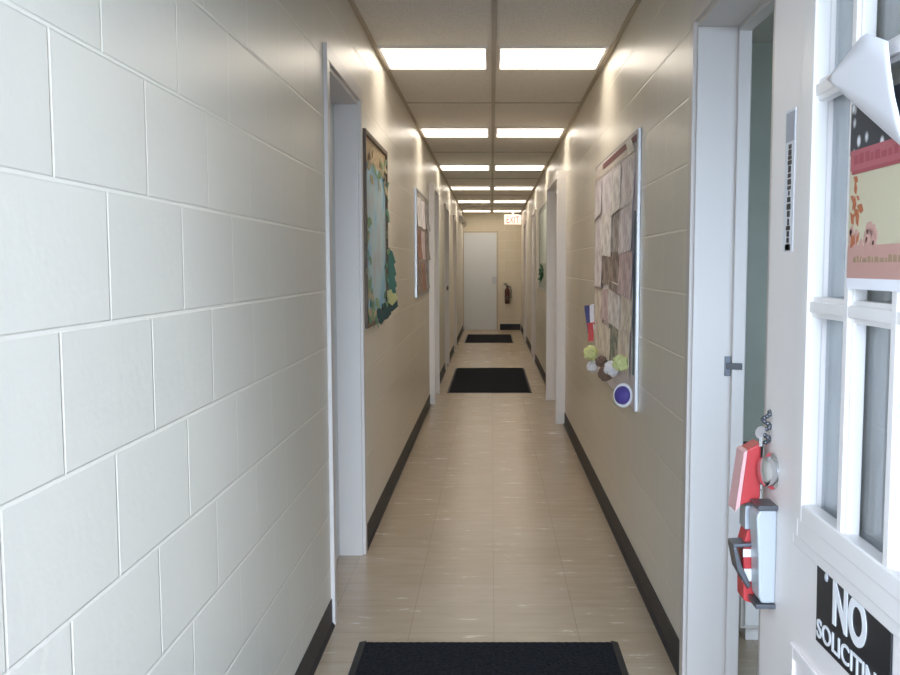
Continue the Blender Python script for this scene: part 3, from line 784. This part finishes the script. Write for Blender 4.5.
far_edge = [(5.97 + rg.uniform(-0.03, 0.03), rg.uniform(1.10, 1.75)) for _ in range(18)]
foot = [(rg.uniform(5.03, 5.97), 1.09 + rg.uniform(-0.02, 0.08)) for _ in range(28)]
top = [(rg.uniform(5.03, 5.97), 1.80 + rg.uniform(-0.05, 0.05)) for _ in range(18)]
leaves('paper_leaf', mat('mid green paper', (0.20, 0.30, 0.17), 0.7), near_edge[::2] + far_edge[::2] + foot[::2] + top[::3], 1)
leaves('paper_leaf', mat('sea green paper', (0.10, 0.24, 0.17), 0.7), far_edge[1::2] + foot[1::2], 2)
leaves('paper_leaf', mat('tan paper', (0.40, 0.34, 0.22), 0.7), top[1::3] + top[2::3] + near_edge[1::2], 3)
# fir-green cutout standing off the far edge, and dark cutouts along the foot
bm = B()
def cutout(bm, y, z, pts, x0, x1, th=0.002):
    # a paper silhouette standing out from the board along x, seen edge to face from down the hall
    prism(bm, [(x0 + (x1-x0)*u, y, z + v) for u, v in pts], (0, th, 0))
fir = [(0, 0), (1, 0.01), (0.85, 0.05), (1, 0.06), (0.8, 0.11), (0.95, 0.125), (0.75, 0.18), (0.9, 0.19), (0.6, 0.25), (0, 0.27)]
cutout(bm, 6.02, 1.15, fir, XL + 0.012, XL + 0.072)
obj('fir_cutout', bm, mat('fir green paper', (0.07, 0.17, 0.125), 0.7), lb)
M_DKGREEN = mat('near black green paper', (0.035, 0.06, 0.045), 0.7)
blob = [(0, 0), (0.5, -0.02), (1, 0.01), (0.95, 0.05), (0.6, 0.045), (0.4, 0.07), (0, 0.06)]
for y, z, k in ((6.0, 1.09, 0.066), (5.75, 1.06, 0.052), (5.5, 1.045, 0.044)):
    bm = B(); cutout(bm, y, z, blob, XL + 0.012, XL + 0.012 + k); obj('dark_cutout', bm, M_DKGREEN, lb)
bm = B(); cutout(bm, 5.98, 1.125, blob, XL + 0.022, XL + 0.075); obj('yellow_cutout', bm, mat('straw paper', (0.55, 0.47, 0.20), 0.7), lb)

# second board on the left wall, between the lit stretch and the white casing
L2 = (8.45, 10.08, 1.075, 1.915)
b2 = board('bulletin_board', 'aluminium framed board of reddish photographs farther along the left wall', XL, 1, *L2, mat('grey felt', (0.42, 0.38, 0.35), 0.9), M_ALU, 0.014, 0.02, 'bulletin board')
g2 = [['white', 'lilac', 'grey'], ['red', 'pink', 'brown'], ['brown', 'red', 'grey']]
rg = random.Random(33)
for r_ in range(3):
    for c_ in range(3):
        y0 = 8.48 + c_*0.53; z1 = 1.865 - r_*0.255
        k = g2[r_][c_]
        pin_sheet(y0 + rg.uniform(0, .03), y0 + 0.50, z1 - 0.235, z1 - rg.uniform(0, .01), XL + 0.0145, 1, k,
                  '%s in %s row of farther left wall board, %s' % (WORDS[k], ['top', 'middle', 'bottom'][r_], ['near end', 'centre', 'far end'][c_]), 'photographs on the farther left board', rg.uniform(-.03, .03), curl=rg.uniform(0.008, 0.02))
# narrow glazed notice frame past the white casing on the right
nf = board('picture_frame', 'tall pale green notice frame beyond the white casing on right wall', XR, -1, 11.6, 13.9, 1.04, 2.02, mat('grey green print', (0.42, 0.47, 0.42), 0.5), M_ALU, 0.016, 0.02, 'picture frame')
bm = B(); box(bm, XR - 0.016, XR - 0.0145, 12.1, 13.6, 1.35, 1.95); obj('pale_print', bm, mat('pale mint print', (0.66, 0.73, 0.68), 0.5), nf)
bm = B(); rgx = random.Random(8)
for k in range(40):
    p = Vector((XR - 0.0165, 12.9 + rgx.uniform(-0.20, 0.20), 1.24 + rgx.uniform(-0.06, 0.05))); a = rgx.uniform(0, 2*PI)
    d = Vector((-rgx.uniform(0.2, 0.7), math.cos(a), math.sin(a))).normalized(); w = Vector((0.3, -math.sin(a), math.cos(a))).normalized(); ln = rgx.uniform(0.05, 0.10)
    prism(bm, [p, p + d*ln*.4 + w*ln*.3, p + d*ln, p + d*ln*.4 - w*ln*.3], d.cross(w).normalized()*0.0015)
tag(obj('paper_wreath', bm, mat('wreath green', (0.07, 0.17, 0.10), 0.7), at=(XR - 0.02, 12.9, 1.18)), 'small dark green paper wreath on the tall pale notice frame', 'wreath')

# ------------------------------------------------------------------ far end: exit sign, extinguisher, emergency light
ex = thing('exit_sign', 'pale lit EXIT sign hanging from the ceiling by the far end', 'exit sign', (0.42, 22.0, 2.14))
bm = B(); box(bm, 0.255, 0.595, 21.985, 22.03, 2.14, 2.335); obj('sign_case', bm, mat('lit sign case', (0.85, 0.80, 0.76), 0.5, emit=(1.0, 0.80, 0.72), estr=0.25), ex, bevel=0.004)
bm = B(); box(bm, 0.41, 0.44, 21.995, 22.02, 2.335, ZC - 0.0005); obj('sign_stem', bm, M_WHITE, ex)
bm = B(); lettering(bm, 'EXIT', 0.25, 0.125, (0.30, 21.985, 2.175), (1, 0, 0), (0, 0, 1), 0.0, 0.002)
obj('lettering', bm, mat('red lit letters', (0.6, 0.06, 0.05), 0.5, emit=(1.0, 0.22, 0.18), estr=0.35), ex)

fe = thing('fire_extinguisher', 'dark red fire extinguisher hung on the end wall beside the pale door', 'fire extinguisher', (0.325, YE - 0.085, 0.55))
bm = B(); lathe(bm, (0.325, YE - 0.085, 0.545), (0, 0, 1), [(0, 0.046), (0.012, 0.052), (0.27, 0.052), (0.30, 0.044), (0.325, 0.025), (0.34, 0.022)], 24); obj('cylinder_body', bm, M_DKRED, fe, smooth=True)
bm = B(); box(bm, 0.305, 0.345, YE - 0.10, YE - 0.07, 0.885, 0.915); prism(bm, [(0.305, YE - .095, 0.915), (0.245, YE - .095, 0.935), (0.245, YE - .095, 0.945), (0.345, YE - .095, 0.930)], (0, 0.02, 0)); prism(bm, [(0.315, YE - .095, 0.94), (0.25, YE - .095, 0.965), (0.25, YE - .095, 0.973), (0.33, YE - .095, 0.955)], (0, 0.02, 0))
obj('valve_handle', bm, M_BLACK, fe)
bm = B(); tube(bm, [(0.345, YE - .085, 0.90), (0.39, YE - .085, 0.89), (0.405, YE - .085, 0.83), (0.40, YE - .085, 0.73), (0.398, YE - .085, 0.66)], 0.010); obj('hose', bm, M_BLACK, fe, smooth=True)
bm = B(); lathe(bm, (0.325, YE - 0.085, 0.62), (0, 0, 1), [(0, 0.0526), (0.09, 0.0526)], 24); obj('label_band', bm, mat('dull label', (0.09, 0.06, 0.05), 0.6), fe, smooth=True)
bm = B(); box(bm, 0.30, 0.35, YE - 0.018, YE + 0.002, 0.60, 0.90); obj('wall_bracket', bm, M_STEEL, fe)

el = thing('emergency_light', 'small white emergency light high on the left wall at far end', 'emergency light', (XL, 20.6, 2.12))
bm = B(); box(bm, XL - 0.002, XL + 0.06, 20.45, 20.75, 2.13, 2.25); obj('light_case', bm, M_WHITE, el, bevel=0.006)
for dy in (-0.09, 0.09):
    bm = B(); lathe(bm, (XL + 0.05, 20.6 + dy, 2.11), (0.8, -0.5, -0.35), [(0, 0.02), (0.03, 0.042), (0.06, 0.046), (0.062, 0.0)], 18); obj('lamp_head', bm, M_WHITE, el, smooth=True)

# ------------------------------------------------------------------ daylight and camera
w = bpy.data.worlds.new('overcast sky'); SC.world = w; w.use_nodes = True
bg = w.node_tree.nodes['Background']
bg.inputs['Color'].default_value = (0.67, 0.79, 1.0, 1); bg.inputs['Strength'].default_value = 4.7
pl = bpy.data.lights.new('doorway_portal', 'AREA'); pl.shape = 'RECTANGLE'; pl.size = EX1 - EX0; pl.size_y = 2.05
pl.cycles.is_portal = True
po_ = bpy.data.objects.new('doorway_portal', pl); COL.objects.link(po_)
po_.location = ((EX0+EX1)/2, Y0 - 0.2, 1.03); po_.rotation_euler = (PI/2, 0, 0)

# veiled sun added low behind the viewer, to carry daylight down the hall
su = bpy.data.lights.new('added_veiled_sun', 'SUN'); su.energy = 18.5; su.angle = math.radians(60); su.color = (0.70, 0.84, 1.0)
so = bpy.data.objects.new('added_veiled_sun', su); COL.objects.link(so); so.location = (3, -6, 3)
so.rotation_euler = Vector((-0.2, 1.0, -0.10)).to_track_quat('-Z', 'Y').to_euler()

cd = bpy.data.cameras.new('camera'); cam = bpy.data.objects.new('camera', cd); COL.objects.link(cam)
F = 1095.0
cd.sensor_fit = 'HORIZONTAL'; cd.sensor_width = 36.0; cd.lens = F / 900 * 36
cd.shift_x = -41.5 / 900; cd.shift_y = 38.5 / 900
cam.location = (0, 0, 1.32); cam.rotation_euler = (PI/2 - math.atan(110 / F), 0, 0)
cd.clip_start = 0.05; cd.clip_end = 200
SC.camera = cam

SC.view_settings.view_transform = 'Standard'; SC.view_settings.look = 'None'
SC.view_settings.gamma = 1.0; SC.view_settings.use_curve_mapping = False
SC.view_settings.exposure = -0.5
cy = SC.cycles
cy.use_denoising = True
cy.max_bounces = 12; cy.diffuse_bounces = 8; cy.glossy_bounces = 6; cy.transparent_max_bounces = 12
cy.sample_clamp_indirect = 8.0
cy.caustics_reflective = False; cy.caustics_refractive = False
